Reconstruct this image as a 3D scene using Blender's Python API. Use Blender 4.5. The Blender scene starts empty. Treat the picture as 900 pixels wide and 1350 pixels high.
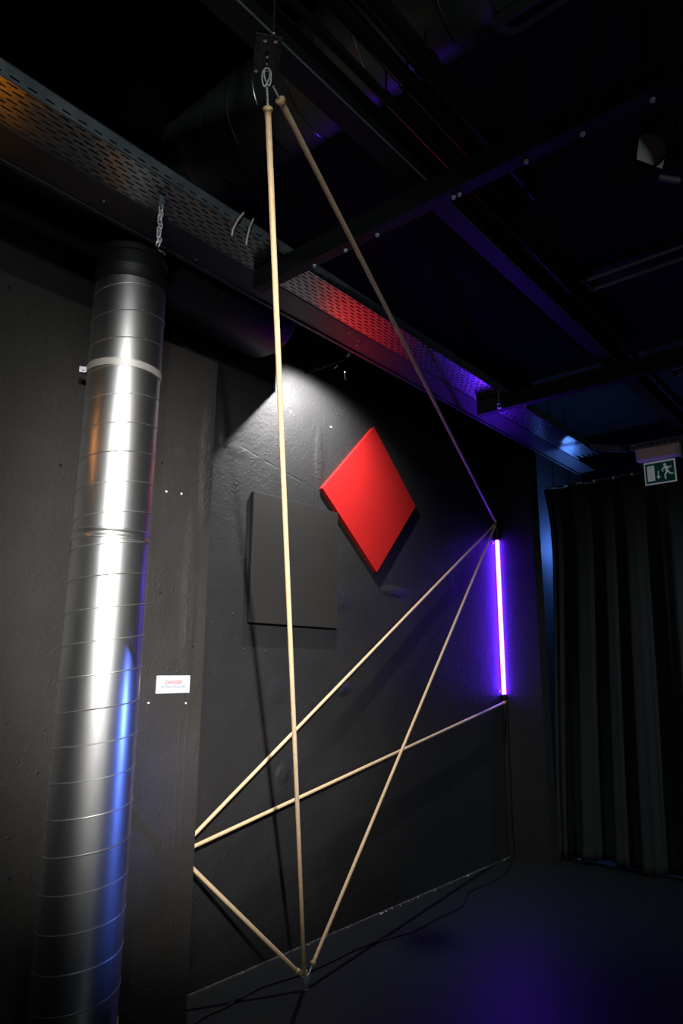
import bpy, bmesh, math, random
from mathutils import Vector, Matrix
random.seed(7)
sc = bpy.context.scene
C = sc.collection
PI = math.pi

# ------------------------------------------------------------------ render look
sc.view_settings.view_transform = 'Standard'
sc.view_settings.look = 'None'
sc.view_settings.gamma = 1.0
sc.view_settings.exposure = 0.0
sc.view_settings.use_curve_mapping = False
sc.cycles.use_denoising = True
sc.cycles.max_bounces = 6
sc.cycles.sample_clamp_indirect = 6.0
w = bpy.data.worlds.new('night'); sc.world = w; w.use_nodes = True
w.node_tree.nodes['Background'].inputs[0].default_value = (0.0, 0.0, 0.0, 1)

# ------------------------------------------------------------------ camera
f, pitch, roll, yaw = 911.4, 0.22175, 0.00506, 0.86836
fwd = Vector((math.sin(yaw)*math.cos(pitch), math.cos(yaw)*math.cos(pitch), math.sin(pitch)))
rt = Vector((math.cos(yaw), -math.sin(yaw), 0)); up = rt.cross(fwd)
c_, s_ = math.cos(roll), math.sin(roll)
r2 = c_*rt + s_*up; u2 = -s_*rt + c_*up
cam = bpy.data.cameras.new('camera'); co = bpy.data.objects.new('camera', cam); C.objects.link(co)
M = Matrix((( r2.x, u2.x, -fwd.x, 0), (r2.y, u2.y, -fwd.y, 0), (r2.z, u2.z, -fwd.z, 1.55), (0, 0, 0, 1)))
co.matrix_world = M
cam.sensor_fit = 'VERTICAL'; cam.sensor_height = 36.0; cam.lens = f/1350*36.0
cam.clip_start = 0.05
sc.camera = co

# ------------------------------------------------------------------ materials
def mat(name, col, rough=0.5, metal=0.0, spec=0.5, bump=0.0, bscale=30.0, cvar=0.0, aniso=0.0, stretch=None, emit=None, estr=0.0):
    m = bpy.data.materials.new(name); m.use_nodes = True
    nt = m.node_tree; b = nt.nodes['Principled BSDF']
    b.inputs['Base Color'].default_value = (*col, 1)
    b.inputs['Roughness'].default_value = rough
    b.inputs['Metallic'].default_value = metal
    b.inputs['Specular IOR Level'].default_value = spec
    if emit:
        b.inputs['Emission Color'].default_value = (*emit, 1); b.inputs['Emission Strength'].default_value = estr
    tc = nt.nodes.new('ShaderNodeTexCoord')
    src = tc.outputs['Object']
    if stretch:
        mp = nt.nodes.new('ShaderNodeMapping'); mp.inputs['Scale'].default_value = stretch
        nt.links.new(src, mp.inputs['Vector']); src = mp.outputs['Vector']
    n = nt.nodes.new('ShaderNodeTexNoise'); n.inputs['Scale'].default_value = bscale; n.inputs['Detail'].default_value = 6
    nt.links.new(src, n.inputs['Vector'])
    if cvar > 0:
        r = nt.nodes.new('ShaderNodeValToRGB')
        r.color_ramp.elements[0].position = 0.3; r.color_ramp.elements[1].position = 0.7
        r.color_ramp.elements[0].color = (*[x*(1-cvar) for x in col], 1)
        r.color_ramp.elements[1].color = (*[min(1, x*(1+cvar)) for x in col], 1)
        nt.links.new(n.outputs['Fac'], r.inputs['Fac']); nt.links.new(r.outputs['Color'], b.inputs['Base Color'])
    if bump > 0:
        bp = nt.nodes.new('ShaderNodeBump'); bp.inputs['Strength'].default_value = bump; bp.inputs['Distance'].default_value = 0.004
        nt.links.new(n.outputs['Fac'], bp.inputs['Height']); nt.links.new(bp.outputs['Normal'], b.inputs['Normal'])
    return m

def wall_material(name, col, rough, spots=(), bands=(), lines=()):
    """painted concrete: fine grain, trowel marks, pin holes, and gouges/board marks at given places (object = world coordinates)"""
    m = bpy.data.materials.new(name); m.use_nodes = True
    nt = m.node_tree; N = nt.nodes; L = nt.links; b = N['Principled BSDF']
    b.inputs['Roughness'].default_value = rough; b.inputs['Specular IOR Level'].default_value = 0.35
    tc = N.new('ShaderNodeTexCoord'); P = tc.outputs['Object']
    def noise(scale, det=5, dist=0.0):
        n = N.new('ShaderNodeTexNoise'); n.inputs['Scale'].default_value = scale; n.inputs['Detail'].default_value = det
        n.inputs['Distortion'].default_value = dist; L.new(P, n.inputs['Vector']); return n.outputs['Fac']
    def math_(op, a, b_=None, clamp=False):
        n = N.new('ShaderNodeMath'); n.operation = op; n.use_clamp = clamp
        for i, v in enumerate((a, b_)):
            if v is None: continue
            if isinstance(v, (int, float)): n.inputs[i].default_value = v
            else: L.new(v, n.inputs[i])
        return n.outputs[0]
    def ramp(v, lo, hi):
        n = N.new('ShaderNodeMapRange'); n.interpolation_type = 'SMOOTHSTEP'
        L.new(v, n.inputs['Value']); n.inputs['From Min'].default_value = lo; n.inputs['From Max'].default_value = hi
        n.inputs['To Min'].default_value = 0; n.inputs['To Max'].default_value = 1
        return n.outputs['Result']
    sep = N.new('ShaderNodeSeparateXYZ'); L.new(P, sep.inputs[0])
    X, Z = sep.outputs['X'], sep.outputs['Z']
    h = math_('MULTIPLY', noise(55, 5), 0.42)
    h = math_('ADD', h, math_('MULTIPLY', ramp(noise(24, 4, 1.2), .55, .72), 0.18))
    h = math_('ADD', h, math_('MULTIPLY', noise(7, 4, 0.6), 0.85))
    h = math_('ADD', h, math_('MULTIPLY', noise(1.6, 2), 1.3))
    # pin holes left in the concrete
    v = N.new('ShaderNodeTexVoronoi'); v.inputs['Scale'].default_value = 6.5; L.new(P, v.inputs['Vector'])
    hole = math_('SUBTRACT', 1.0, ramp(v.outputs['Distance'], 0.03, 0.055))
    hole = math_('MULTIPLY', hole, ramp(noise(2.3, 2), 0.36, 0.46))
    h = math_('SUBTRACT', h, math_('MULTIPLY', hole, 2.4))
    # small crumbs standing proud
    v2 = N.new('ShaderNodeTexVoronoi'); v2.inputs['Scale'].default_value = 13; L.new(P, v2.inputs['Vector'])
    crumb = math_('SUBTRACT', 1.0, ramp(v2.outputs['Distance'], 0.05, 0.12))
    crumb = math_('MULTIPLY', crumb, ramp(noise(3.1, 2), 0.46, 0.56))
    h = math_('ADD', h, math_('MULTIPLY', crumb, 0.7))
    rough_n = noise(38, 6, 0.8)
    rough_m = noise(17, 4, 0.5)
    for (x, z, rx, rz, amp) in spots:
        dx = math_('DIVIDE', math_('SUBTRACT', X, x), rx); dz = math_('DIVIDE', math_('SUBTRACT', Z, z), rz)
        d = math_('SQRT', math_('ADD', math_('MULTIPLY', dx, dx), math_('MULTIPLY', dz, dz)))
        msk = math_('SUBTRACT', 1.0, ramp(d, 0.2, 1.0))
        h = math_('ADD', h, math_('MULTIPLY', math_('MULTIPLY', msk, math_('ADD', rough_n, rough_m)), amp))
    wob = math_('MULTIPLY', math_('SUBTRACT', noise(4, 3), 0.5), 0.03)
    for (x, half, z0, z1, amp) in bands:      # upright board marks
        d = math_('ABSOLUTE', math_('SUBTRACT', math_('ADD', X, wob), x))
        e = math_('ABSOLUTE', math_('SUBTRACT', d, half))
        msk = math_('SUBTRACT', 1.0, ramp(e, 0.0, 0.012))
        zz = math_('MULTIPLY', ramp(Z, z0, z0+0.1), math_('SUBTRACT', 1.0, ramp(Z, z1-0.1, z1)))
        h = math_('ADD', h, math_('MULTIPLY', math_('MULTIPLY', math_('MULTIPLY', msk, zz), ramp(noise(11, 4), .40, .62)), amp))
    for (z, sl, x0, x1, amp) in lines:        # lift line between two pours
        d = math_('SUBTRACT', math_('ADD', Z, math_('MULTIPLY', wob, 0.7)), math_('ADD', z, math_('MULTIPLY', X, sl)))
        msk = math_('SUBTRACT', 1.0, ramp(math_('ABSOLUTE', d), 0.0, 0.010))
        xx = math_('MULTIPLY', ramp(X, x0, x0+0.1), math_('SUBTRACT', 1.0, ramp(X, x1-0.15, x1)))
        h = math_('SUBTRACT', h, math_('MULTIPLY', math_('MULTIPLY', math_('MULTIPLY', msk, xx), ramp(noise(9, 4), .40, .60)), amp))
    bp = N.new('ShaderNodeBump'); bp.inputs['Strength'].default_value = 0.9; bp.inputs['Distance'].default_value = 0.006
    L.new(h, bp.inputs['Height']); L.new(bp.outputs['Normal'], b.inputs['Normal'])
    cr = N.new('ShaderNodeValToRGB')
    cr.color_ramp.elements[0].position = 0.35; cr.color_ramp.elements[1].position = 0.68
    cr.color_ramp.elements[0].color = (*[x*0.82 for x in col], 1); cr.color_ramp.elements[1].color = (*[x*1.12 for x in col], 1)
    L.new(noise(2.2, 5), cr.inputs['Fac']); L.new(cr.outputs['Color'], b.inputs['Base Color'])
    return m

M_wall = wall_material('black_painted_concrete', (0.0170, 0.0168, 0.0174), 0.62,
    spots=[(2.475, 2.84, .04, .06, 1.6), (2.60, 2.80, .14, .06, .5), (3.30, 2.90, .06, .30, 1.6), (2.28, .25, .2, .2, 3.0), (4.15, 2.10, .22, .05, 2.0),
           (3.02, .95, .07, .07, 2.5), (3.55, 1.42, .10, .06, 2.5), (2.95, 1.42, .10, .10, 1.2), (3.5, 2.0, .16, .12, 1.5)],
    bands=[(3.30, .055, 2.55, 3.3, .28)], lines=[(3.35, -0.20, 2.5, 3.4, .45)])
M_pil = wall_material('black_painted_render', (0.0300, 0.0276, 0.0255), 0.62,
    spots=[(2.20, 2.60, .06, .45, 2.0), (2.10, 2.62, .14, .06, 1.2), (1.95, 1.9, .10, .22, .8), (2.13, 1.9, .06, .6, 1.0), (2.0, 2.35, .2, .15, .6), (1.25, 2.3, .2, .05, .8)],
    bands=[(2.14, .02, 0.6, 2.4, .2)])
M_floor = mat('dark_painted_floor', (0.0145, 0.0175, 0.0180), 0.44, spec=0.24, bump=0.15, bscale=14, cvar=0.12)
M_ceil = mat('black_ceiling', (0.010, 0.0105, 0.0115), 0.85, spec=0.2, bump=0.6, bscale=18)
M_black = mat('black_paint', (0.008, 0.0085, 0.009), 0.5, spec=0.35, bump=0.05)
M_steel = mat('dark_painted_steel', (0.010, 0.0125, 0.013), 0.5, spec=0.22, bump=0.08, bscale=40)
M_drum = mat('black_duct_paint', (0.006, 0.006, 0.0075), 0.5, spec=0.4, bump=0.04, bscale=12)
M_spiral = mat('galvanised_spiral_duct', (0.66, 0.66, 0.66), 0.345, metal=1.0, bump=0.22, bscale=9, cvar=0.16, stretch=(1, 1, .22))
M_spiral2 = mat('dull_galvanised_duct', (0.15, 0.165, 0.165), 0.42, metal=0.5, bump=0.1, bscale=5, cvar=0.15)
M_tray = mat('galvanised_tray', (0.42, 0.43, 0.44), 0.26, metal=1.0, bump=0.03, bscale=20, cvar=0.08)
M_trunk = mat('painted_trunking', (0.030, 0.034, 0.042), 0.42, spec=0.5, bump=0.05, bscale=20)
M_galv = mat('bright_zinc', (0.62, 0.63, 0.65), 0.25, metal=1.0)
M_wire = mat('bright_wire', (0.62, 0.63, 0.66), 0.35, metal=0.35)
M_plate = mat('perforated_plate_paint', (0.030, 0.034, 0.034), 0.45)
M_wood = mat('pale_ash_wood', (0.68, 0.49, 0.29), 0.42, spec=0.4, bump=0.05, bscale=20, cvar=0.13, stretch=(6, 6, .6))
M_knob = mat('turned_wood', (0.52, 0.36, 0.17), 0.45, spec=0.4, cvar=0.15, bscale=60)
M_red = mat('red_lacquer', (0.44, 0.014, 0.014), 0.42, spec=0.4, bump=0.02, bscale=4, cvar=0.02)
M_board = mat('charcoal_board', (0.021, 0.0198, 0.0190), 0.5, spec=0.4, bump=0.03, bscale=50, stretch=(.3, 1, 4))
M_card = mat('white_card', (0.46, 0.485, 0.53), 0.5)
M_ink_red = mat('red_ink', (0.42, 0.10, 0.09), 0.6)
M_ink_grey = mat('grey_ink', (0.24, 0.27, 0.30), 0.6)
M_violet = mat('violet_glow', (0.1, 0.05, 0.1), 0.4, emit=(0.11, 0.015, 1.0), estr=68.0)
M_cloth = mat('black_molton', (0.022, 0.025, 0.026), 0.95, spec=0.1, bump=0.3, bscale=160, cvar=0.1)
M_grey = mat('grey_cord', (0.78, 0.68, 0.58), 0.6)
M_cream = mat('cream_plastic', (0.78, 0.72, 0.68), 0.45, bump=0.02)
M_green = mat('exit_green', (0.004, 0.085, 0.055), 0.35, emit=(0.0, 0.5, 0.3), estr=0.012)
M_exitwhite = mat('exit_white', (0.62, 0.66, 0.70), 0.4, emit=(.8, .9, 1), estr=0.10)
M_fixture = mat('unlit_tube', (0.16, 0.16, 0.17), 0.4)
M_rubble = mat('plaster_chip', (0.36, 0.33, 0.29), 0.9)
M_orange = mat('orange_lacquer', (0.85, 0.30, 0.01), 0.45, bump=0.02)
M_blue = mat('blue_tube_glow', (0.05, 0.1, 0.2), 0.4, emit=(0.10, 0.16, 1.0), estr=8.0)
M_bluelamp = mat('blue_lamp_glow', (0.05, 0.1, 0.2), 0.4, emit=(0.10, 0.27, 1.0), estr=60.0)
M_plugw = mat('white_plug', (0.75, 0.75, 0.75), 0.5)
M_cable = mat('black_rubber_cable', (0.008, 0.009, 0.010), 0.6, spec=0.3)
M_lens = mat('warm_lens', (0.9, 0.9, 0.85), 0.2)

# ------------------------------------------------------------------ mesh helpers
def frame(d):
    d = Vector(d).normalized()
    a = Vector((0, 0, 1)) if abs(d.z) < 0.9 else Vector((1, 0, 0))
    u = d.cross(a).normalized(); return u, d.cross(u).normalized(), d
def box(bm, lo, hi):
    vs = [bm.verts.new((x, y, z)) for x in (lo[0], hi[0]) for y in (lo[1], hi[1]) for z in (lo[2], hi[2])]
    for q in ((0,1,3,2),(4,6,7,5),(0,4,5,1),(2,3,7,6),(0,2,6,4),(1,5,7,3)): bm.faces.new([vs[i] for i in q])
def obox(bm, c, ax, ay, az, sx, sy, sz):
    """box of half sizes sx, sy, sz along three axes"""
    c = Vector(c); vs = []
    for i in (-1, 1):
        for j in (-1, 1):
            for k in (-1, 1): vs.append(bm.verts.new(c + Vector(ax)*sx*i + Vector(ay)*sy*j + Vector(az)*sz*k))
    for q in ((0,1,3,2),(4,6,7,5),(0,4,5,1),(2,3,7,6),(0,2,6,4),(1,5,7,3)): bm.faces.new([vs[i] for i in q])
def tube(bm, pts, r, n=12, closed=False, caps=True):
    pts = [Vector(p) for p in pts]; k = len(pts); rings = []
    rr = r if isinstance(r, (list, tuple)) else [r]*k
    u = None
    for i, p in enumerate(pts):
        if closed: d = pts[(i+1) % k] - pts[i-1]
        else: d = pts[min(i+1, k-1)] - pts[max(i-1, 0)]
        d.normalize()
        if u is None: u = frame(d)[0]
        u = (u - d*u.dot(d)).normalized(); v = d.cross(u)
        rings.append([bm.verts.new(p + (u*math.cos(2*PI*j/n) + v*math.sin(2*PI*j/n))*rr[i]) for j in range(n)])
    m = k if closed else k-1
    for i in range(m):
        A, B = rings[i], rings[(i+1) % k]
        for j in range(n): bm.faces.new((A[j], A[(j+1) % n], B[(j+1) % n], B[j]))
    if caps and not closed: bm.faces.new(rings[0][::-1]); bm.faces.new(rings[-1])
def lathe(bm, origin, axis, prof, n=32, cap=(True, True)):
    """profile of (distance along axis, radius)"""
    u, v, d = frame(axis); o = Vector(origin); rings = []
    for t, r in prof: rings.append([bm.verts.new(o + d*t + (u*math.cos(2*PI*j/n) + v*math.sin(2*PI*j/n))*r) for j in range(n)])
    for A, B in zip(rings, rings[1:]):
        for j in range(n): bm.faces.new((A[j], A[(j+1) % n], B[(j+1) % n], B[j]))
    if cap[0]: bm.faces.new(rings[0][::-1])
    if cap[1]: bm.faces.new(rings[-1])
def prism(bm, poly, normal_vec):
    """extrude a 3D polygon along a vector"""
    n = Vector(normal_vec); a = [bm.verts.new(Vector(p)) for p in poly]; b = [bm.verts.new(Vector(p)+n) for p in poly]
    bm.faces.new(a[::-1]); bm.faces.new(b); k = len(a)
    for i in range(k): bm.faces.new((a[i], a[(i+1) % k], b[(i+1) % k], b[i]))
def ringtube(bm, c, ax, ay, rx, ry, r, n=20, m=8):
    c = Vector(c); ax = Vector(ax); ay = Vector(ay)
    tube(bm, [c + ax*rx*math.cos(2*PI*i/n) + ay*ry*math.sin(2*PI*i/n) for i in range(n)], r, m, closed=True)
def BM(): return bmesh.new()
def obj(name, bm, material, parent=None, smooth=False, bevel=0.0, label=None):
    bmesh.ops.recalc_face_normals(bm, faces=bm.faces[:])
    me = bpy.data.meshes.new(name); bm.to_mesh(me); bm.free(); me.materials.append(material)
    if smooth:
        for p in me.polygons: p.use_smooth = True
    o = bpy.data.objects.new(name, me); C.objects.link(o)
    if smooth: 
        md = o.modifiers.new('edges', 'EDGE_SPLIT'); md.split_angle = math.radians(40)
    if bevel > 0:
        md = o.modifiers.new('bevel', 'BEVEL'); md.width = bevel; md.segments = 2; md.limit_method = 'ANGLE'
    if parent is not None:
        o.parent = parent; o.matrix_parent_inverse = Matrix.Translation(-Vector(parent.location))
    if label: o['label'] = label
    return o
def tag(o, label, cat, group=None):
    o['label'] = label; o['category'] = cat
    if group: o['group'] = group
    return o
def thing(name, loc, label, cat, group=None):
    o = bpy.data.objects.new(name, None); C.objects.link(o); o.location = loc; o.empty_display_size = 0.05
    return tag(o, label, cat, group)
def struct(name, bm, material, label=None):
    o = obj(name, bm, material); o['kind'] = 'structure'
    if label: o['label'] = label
    return o
def textmesh(name, body, size, material, parent, loc, rot):
    cu = bpy.data.curves.new(name, 'FONT'); cu.body = body; cu.size = size; cu.align_x = 'CENTER'; cu.align_y = 'CENTER'; cu.extrude = 0.0004
    t = bpy.data.objects.new(name, cu); C.objects.link(t)
    dg = bpy.context.evaluated_depsgraph_get(); me = bpy.data.meshes.new_from_object(t.evaluated_get(dg))
    bpy.data.objects.remove(t); me.materials.clear(); me.materials.append(material)
    o = bpy.data.objects.new(name, me); C.objects.link(o)
    o.parent = parent; o.matrix_parent_inverse = Matrix.Translation(-Vector(parent.location))
    o.location = loc; o.rotation_euler = rot
    return o

# ------------------------------------------------------------------ the room
YW = 2.991          # recessed concrete wall
YP = 2.785          # front of the pier/lining on the left
XP = 2.237          # its right-hand edge
ZT = 4.30
b = BM(); box(b, (-3.6, -3.6, -0.12), (8.1, 3.2, 0.0)); struct('floor', b, M_floor)
b = BM(); box(b, (-3.6, -3.6, ZT), (8.1, 3.2, ZT+.12)); struct('ceiling', b, M_ceil)
b = BM(); box(b, (-3.6, YW, 0.0), (8.1, YW+.15, ZT)); struct('wall_left', b, M_wall)
b = BM(); box(b, (-3.6, YP, 0.0), (XP, YW, 3.172)); struct('trim_1', b, M_pil)
b = BM(); box(b, (5.75, 2.62, 0.0), (5.90, YW, ZT)); struct('wall_back', b, M_wall)
b = BM(); box(b, (5.90, 2.965, 0.0), (7.95, YW, ZT)); struct('wall_side', b, mat('brightened_passage_wall', (.22, .23, .25), .6, bump=.3, bscale=25))  # lining lightened in colour so the blue light on it reads stronger
b = BM(); box(b, (6.06, -3.4, 0), (7.95, 2.965, .004)); struct('trim_3', b, mat('brightened_passage_floor', (.5, .51, .53), .6, bump=.2, bscale=12))  # pale slab added so blue light under the curtain hem shows
b = BM(); box(b, (6.0, -3.4, ZT-.02), (7.95, 2.965, ZT)); struct('trim_2', b, mat('rough_brightened_ceiling', (.075, .08, .09), .8, bump=.8, bscale=9, cvar=.3))  # panel added in a lighter colour so the blue ceiling glow shows
b = BM(); box(b, (XP, YW-.006, 0.0), (5.75, YW, .007)); struct('baseboard_left', b, mat('dusty_joint', (.09, .09, .085), .9, cvar=.6, bscale=25))
b = BM(); box(b, (-3.6, -3.6, 0.0), (8.1, -3.45, ZT)); struct('wall_right', b, M_black)
b = BM(); box(b, (-3.6, -3.45, 0.0), (-3.45, YW, ZT)); struct('wall_front', b, M_black)
b = BM(); box(b, (7.95, -3.45, 0.0), (8.1, YW, ZT)); struct('wall_rear', b, M_black)

# ------------------------------------------------------------------ silver spiral duct standing on the left
M_seam = mat('dull_seam_steel', (0.42, 0.42, 0.42), 0.5, metal=1.0)
M_clamp = mat('dull_clamp_steel', (0.55, 0.53, 0.50), 0.55, metal=0.7)
px, py, pr = 1.568, 2.600, 0.156
d = thing('spiral_duct', (px, py, 0), 'tall silver spiral-seamed ventilation duct standing upright in front of the black wall on the left', 'duct')
b = BM()
prof = [(0.0, pr)] + [(0.1*i, pr) for i in range(1, 33)] + [(3.235, pr)]
lathe(b, (px, py, 0), (0, 0, 1), prof, 64, (False, False))
obj('duct_body', b, M_spiral, d, True)
b = BM(); pitch_ = 0.128; z0 = 0.03; pts = []
turns = (3.2-z0)/pitch_
nst = int(turns*40)
for i in range(nst+1):
    t = i/40.0; a = 2*PI*t
    pts.append((px+(pr+.0008)*math.cos(a), py+(pr+.0008)*math.sin(a), z0+t*pitch_))
tube(b, pts, 0.0026, 6); obj('spiral_seam', b, M_seam, d, True)
b = BM(); lathe(b, (px, py, 2.055), (0, 0, 1), [(0, pr), (.003, pr+.004), (.012, pr+.004), (.016, pr+.001), (.030, pr+.001), (.034, pr+.004), (.042, pr+.004), (.045, pr)], 64, (False, False))
obj('coupling_bead', b, M_spiral, d, True)
b = BM(); lathe(b, (px, py, 2.800), (0, 0, 1), [(0, pr), (.0, pr+.004), (.032, pr+.004), (.032, pr)], 64, (False, False))
cl = obj('clamp_ring', b, M_clamp, d, True)
b = BM(); ld = Vector((-.857, .50, 0)).normalized(); lp = Vector((px, py, 2.816)) + ld*(pr+.016); lu = Vector((-ld.y, ld.x, 0))
obox(b, lp + lu*.008, ld, lu, (0, 0, 1), .016, .003, .013); obox(b, lp - lu*.008, ld, lu, (0, 0, 1), .016, .003, .013)
tube(b, [lp - lu*.022, lp + lu*.022], .004, 8); lathe(b, lp + lu*.012, lu, [(0, .008), (.007, .008)], 6)
obj('screw_lug', b, M_galv, cl)
b = BM(); lathe(b, (px, py, 3.225), (0, 0, 1), [(0, pr+.002), (.05, pr+.002), (.055, pr+.006), (.065, pr+.006), (.07, pr-.004), (.13, pr-.004), (.135, pr+.002), (.15, pr+.002), (.155, pr-.006), (ZT-3.227, pr-.006)], 48)
obj('black_collar', b, M_black, d, True, label='matt black collar at the top of the silver duct')

# black drum (silencer) behind the tray
dx0, dx1, dy, dz, dr = 1.76, 2.55, 2.70, 3.56, 0.268
d = thing('duct_silencer', (dx0, dy, dz), 'black cylindrical duct drum lying under the ceiling right of the silver duct', 'duct')
b = BM(); lathe(b, (dx0, dy, dz), (1, 0, 0), [(.004, dr), (.03, dr), (.26, dr), (.262, dr+.004), (.28, dr+.004), (.282, dr), (dx1-dx0-.03, dr), (dx1-dx0, dr-.02)], 56, (False, True)); obj('drum_body', b, M_drum, d, True)
b = BM(); lathe(b, (dx0, dy, dz), (1, 0, 0), [(0, .12), (-.012, .12), (-.012, dr-.004), (-.012, dr+.006), (.008, dr+.006), (.008, dr)], 56, (True, False)); obj('end_cap', b, M_drum, d, True)
b = BM()
for x in (dx0+.12, dx1-.12):
    b = BM(); tube(b, [(x, dy, dz+dr-.004), (x, dy, ZT)], .005, 8); obj('hanger_rod', b, M_steel, d)

# round duct crossing under the ceiling
cx_, cz_, cr_ = 1.79, 3.965, 0.215
d = thing('ceiling_duct', (cx_, 0.5, cz_), 'dull spiral-seamed round duct crossing the dark ceiling above the steel beam', 'duct')
b = BM(); lathe(b, (cx_, -1.2, cz_), (0, 1, 0), [(0, cr_), (3.7, cr_)], 56); obj('duct_body', b, M_spiral2, d, True)
b = BM(); pts = []; p2 = .17
for i in range(int(3.6/p2*36)+1):
    t = i/36.0; a = 2*PI*t
    pts.append((cx_+(cr_+.001)*math.cos(a), -1.15+t*p2, cz_+(cr_+.001)*math.sin(a)))
tube(b, pts, .0035, 6); obj('spiral_seam', b, M_galv, d, True)
ga = math.radians(-62); gn = Vector((math.cos(ga), 0, math.sin(ga))); gu = Vector((0, 1, 0)); gv = gn.cross(gu)
gc = Vector((cx_, 0.70, cz_)) + gn*(cr_+.012)
b = BM()
for s in (-1, 1):
    obox(b, gc + gu*.165*s, gn, gu, gv, .016, .012, .075); obox(b, gc + gv*.065*s, gn, gu, gv, .016, .177, .012)
g = obj('air_grille', b, M_spiral2, d)
b = BM()
for k in range(11): obox(b, gc + gu*(-.15+.03*k), gn, gu, gv, .010, .0015, .055)
obj('grille_vanes', b, M_galv, g)

# ------------------------------------------------------------------ cable tray, its trunking and the rails that carry them
ty0, ty1, tz, tx0, tx1 = 2.040, 2.240, 3.400, -0.6, 5.93
d = thing('cable_tray', (2.6, 2.14, tz), 'long galvanised perforated cable tray hanging along the black wall', 'cable tray')
bm = BM(); rows = 9; rh = (ty1-ty0)/rows; cl_ = .060; sl, sw = .036, .0075
for r in range(rows):
    yc = ty0+rh*(r+.5); off = (r % 2)*cl_/2; ya, yb = yc-rh/2, yc+rh/2; ha, hb = yc-sw/2, yc+sw/2
    n = int((tx1-tx0-cl_)/cl_)
    x = tx0+off
    def quad(x0, y0, x1, y1):
        bm.faces.new([bm.verts.new(p) for p in ((x0, y0, tz), (x1, y0, tz), (x1, y1, tz), (x0, y1, tz))])
    if off: quad(tx0, ya, x, yb)
    for i in range(n):
        a0, a1 = x+(cl_-sl)/2, x+(cl_+sl)/2
        quad(x, ya, x+cl_, ha); quad(x, hb, x+cl_, yb); quad(x, ha, a0, hb); quad(a1, ha, x+cl_, hb)
        x += cl_
    quad(x, ya, tx1, yb)
bmesh.ops.remove_doubles(bm, verts=bm.verts[:], dist=1e-5)
o = obj('tray_bottom', bm, M_tray, d)
md = o.modifiers.new('sheet', 'SOLIDIFY'); md.thickness = .0015; md.offset = 0
def flange(name, y, z0, z1, x0, x1):
    bm = BM(); L = .060; n = int((x1-x0)/L); x = x0
    zc = z0+.018
    def q(xa, za, xb, zb): bm.faces.new([bm.verts.new(p) for p in ((xa, y, za), (xb, y, za), (xb, y, zb), (xa, y, zb))])
    for i in range(n):
        a0, a1 = x+.014, x+.046
        q(x, z0, x+L, zc-.0035); q(x, zc+.0035, x+L, z1); q(x, zc-.0035, a0, zc+.0035); q(a1, zc-.0035, x+L, zc+.0035); x += L
    q(x, z0, x1, z1)
    bmesh.ops.remove_doubles(bm, verts=bm.verts[:], dist=1e-5)
    o = obj(name, bm, M_tray2, d); md = o.modifiers.new('sheet', 'SOLIDIFY'); md.thickness = .0015; md.offset = 0
    return o
M_tray2 = mat('dull_zinc', (0.14, 0.165, 0.185), 0.45, metal=0.25, bump=0.05, bscale=12, cvar=0.25)
flange('side_flange', ty0, tz, tz+.060, tx0, tx1)
b = BM(); tube(b, [(tx0, ty0, tz+.060), (tx1, ty0, tz+.060)], .0035, 8); tube(b, [(tx0, ty0, tz), (tx1, ty0, tz)], .0022, 8); obj('flange_lip', b, M_galv, d, True)
b = BM(); box(b, (tx0, ty1-.001, tz), (tx1, ty1+.001, tz+.060)); obj('side_flange', b, M_tray2, d)

d = thing('cable_trunking', (2.6, 2.34, tz), 'plain dark cable trunking with small bolts running beside the perforated tray on its wall side', 'trunking')
b = BM(); box(b, (tx0, ty1+.004, tz-.004), (6.40, 2.405, tz+.055)); obj('trunking_body', b, M_trunk, d, bevel=.003)
b = BM(); box(b, (tx0, 2.407, tz-.012), (6.40, 2.428, tz+.05)); obj('edge_rail', b, M_trunk, d, bevel=.002)
b = BM(); tube(b, [(tx0, 2.4365, tz+.018), (6.35, 2.4365, tz+.018)], .0075, 10); obj('side_conduit', b, M_tray2, d, True)
for x, y in ((1.25, 2.33), (1.75, 2.37), (2.75, 2.28), (2.86, 2.30), (2.90, 2.345), (3.06, 2.40), (3.55, 2.36), (4.10, 2.30), (4.35, 2.30), (4.22, 2.27)):
    b = BM(); lathe(b, (x, y, tz-.005), (0, 0, -1), [(0, .006), (.004, .006), (.005, .0035), (.011, .0035)], 8); obj('bolt', b, M_galv, d)

for k, (x, lab) in enumerate(((2.015, 'nearer dark steel cross rail with shiny bolts, passing below the red-lit cable tray'),
                              (4.145, 'farther dark steel cross rail, passing below the violet-lit end of the cable tray'))):
    d = thing('cross_rail', (x, 0.6, 3.30), lab, 'rail', 'cross rails carrying the cable tray')
    ymin, ymax = -3.0, 2.24
    b = BM(); hz = .055 if k == 0 else .075
    z1 = 3.395; zb = z1-hz-.03 if k else 3.300
    box(b, (x-.028, ymin, zb), (x-.022, ymax, z1-.0)) ; box(b, (x+.022, ymin, zb), (x+.028, ymax, z1)); box(b, (x-.022, ymin, zb), (x+.022, ymax, zb+.004)); box(b, (x-.022, ymin, z1-.004), (x+.022, ymax, z1))
    obj('rail_channel', b, M_steel, d)
    ys = (1.88, 1.70, 1.53, 1.14, 1.165, 0.87, 0.667, 0.444) if k == 0 else (1.9,)
    for y in ys:
        b = BM(); lathe(b, (x+.012, y, zb), (0, 0, -1), [(0, .009), (.003, .009), (.003, .007), (.010, .007), (.011, .005)], 10); obj('bolt', b, M_wire, d)
d = thing('threaded_rod', (4.09, 2.05, 3.27), 'short threaded rod with nut clamped beside the far cross rail at the violet-lit tray', 'rod')
b = BM(); tube(b, [(4.085, 2.05, 3.28), (4.085, 2.05, 3.398)], .007, 10); obj('rod', b, M_galv, d)
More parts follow.
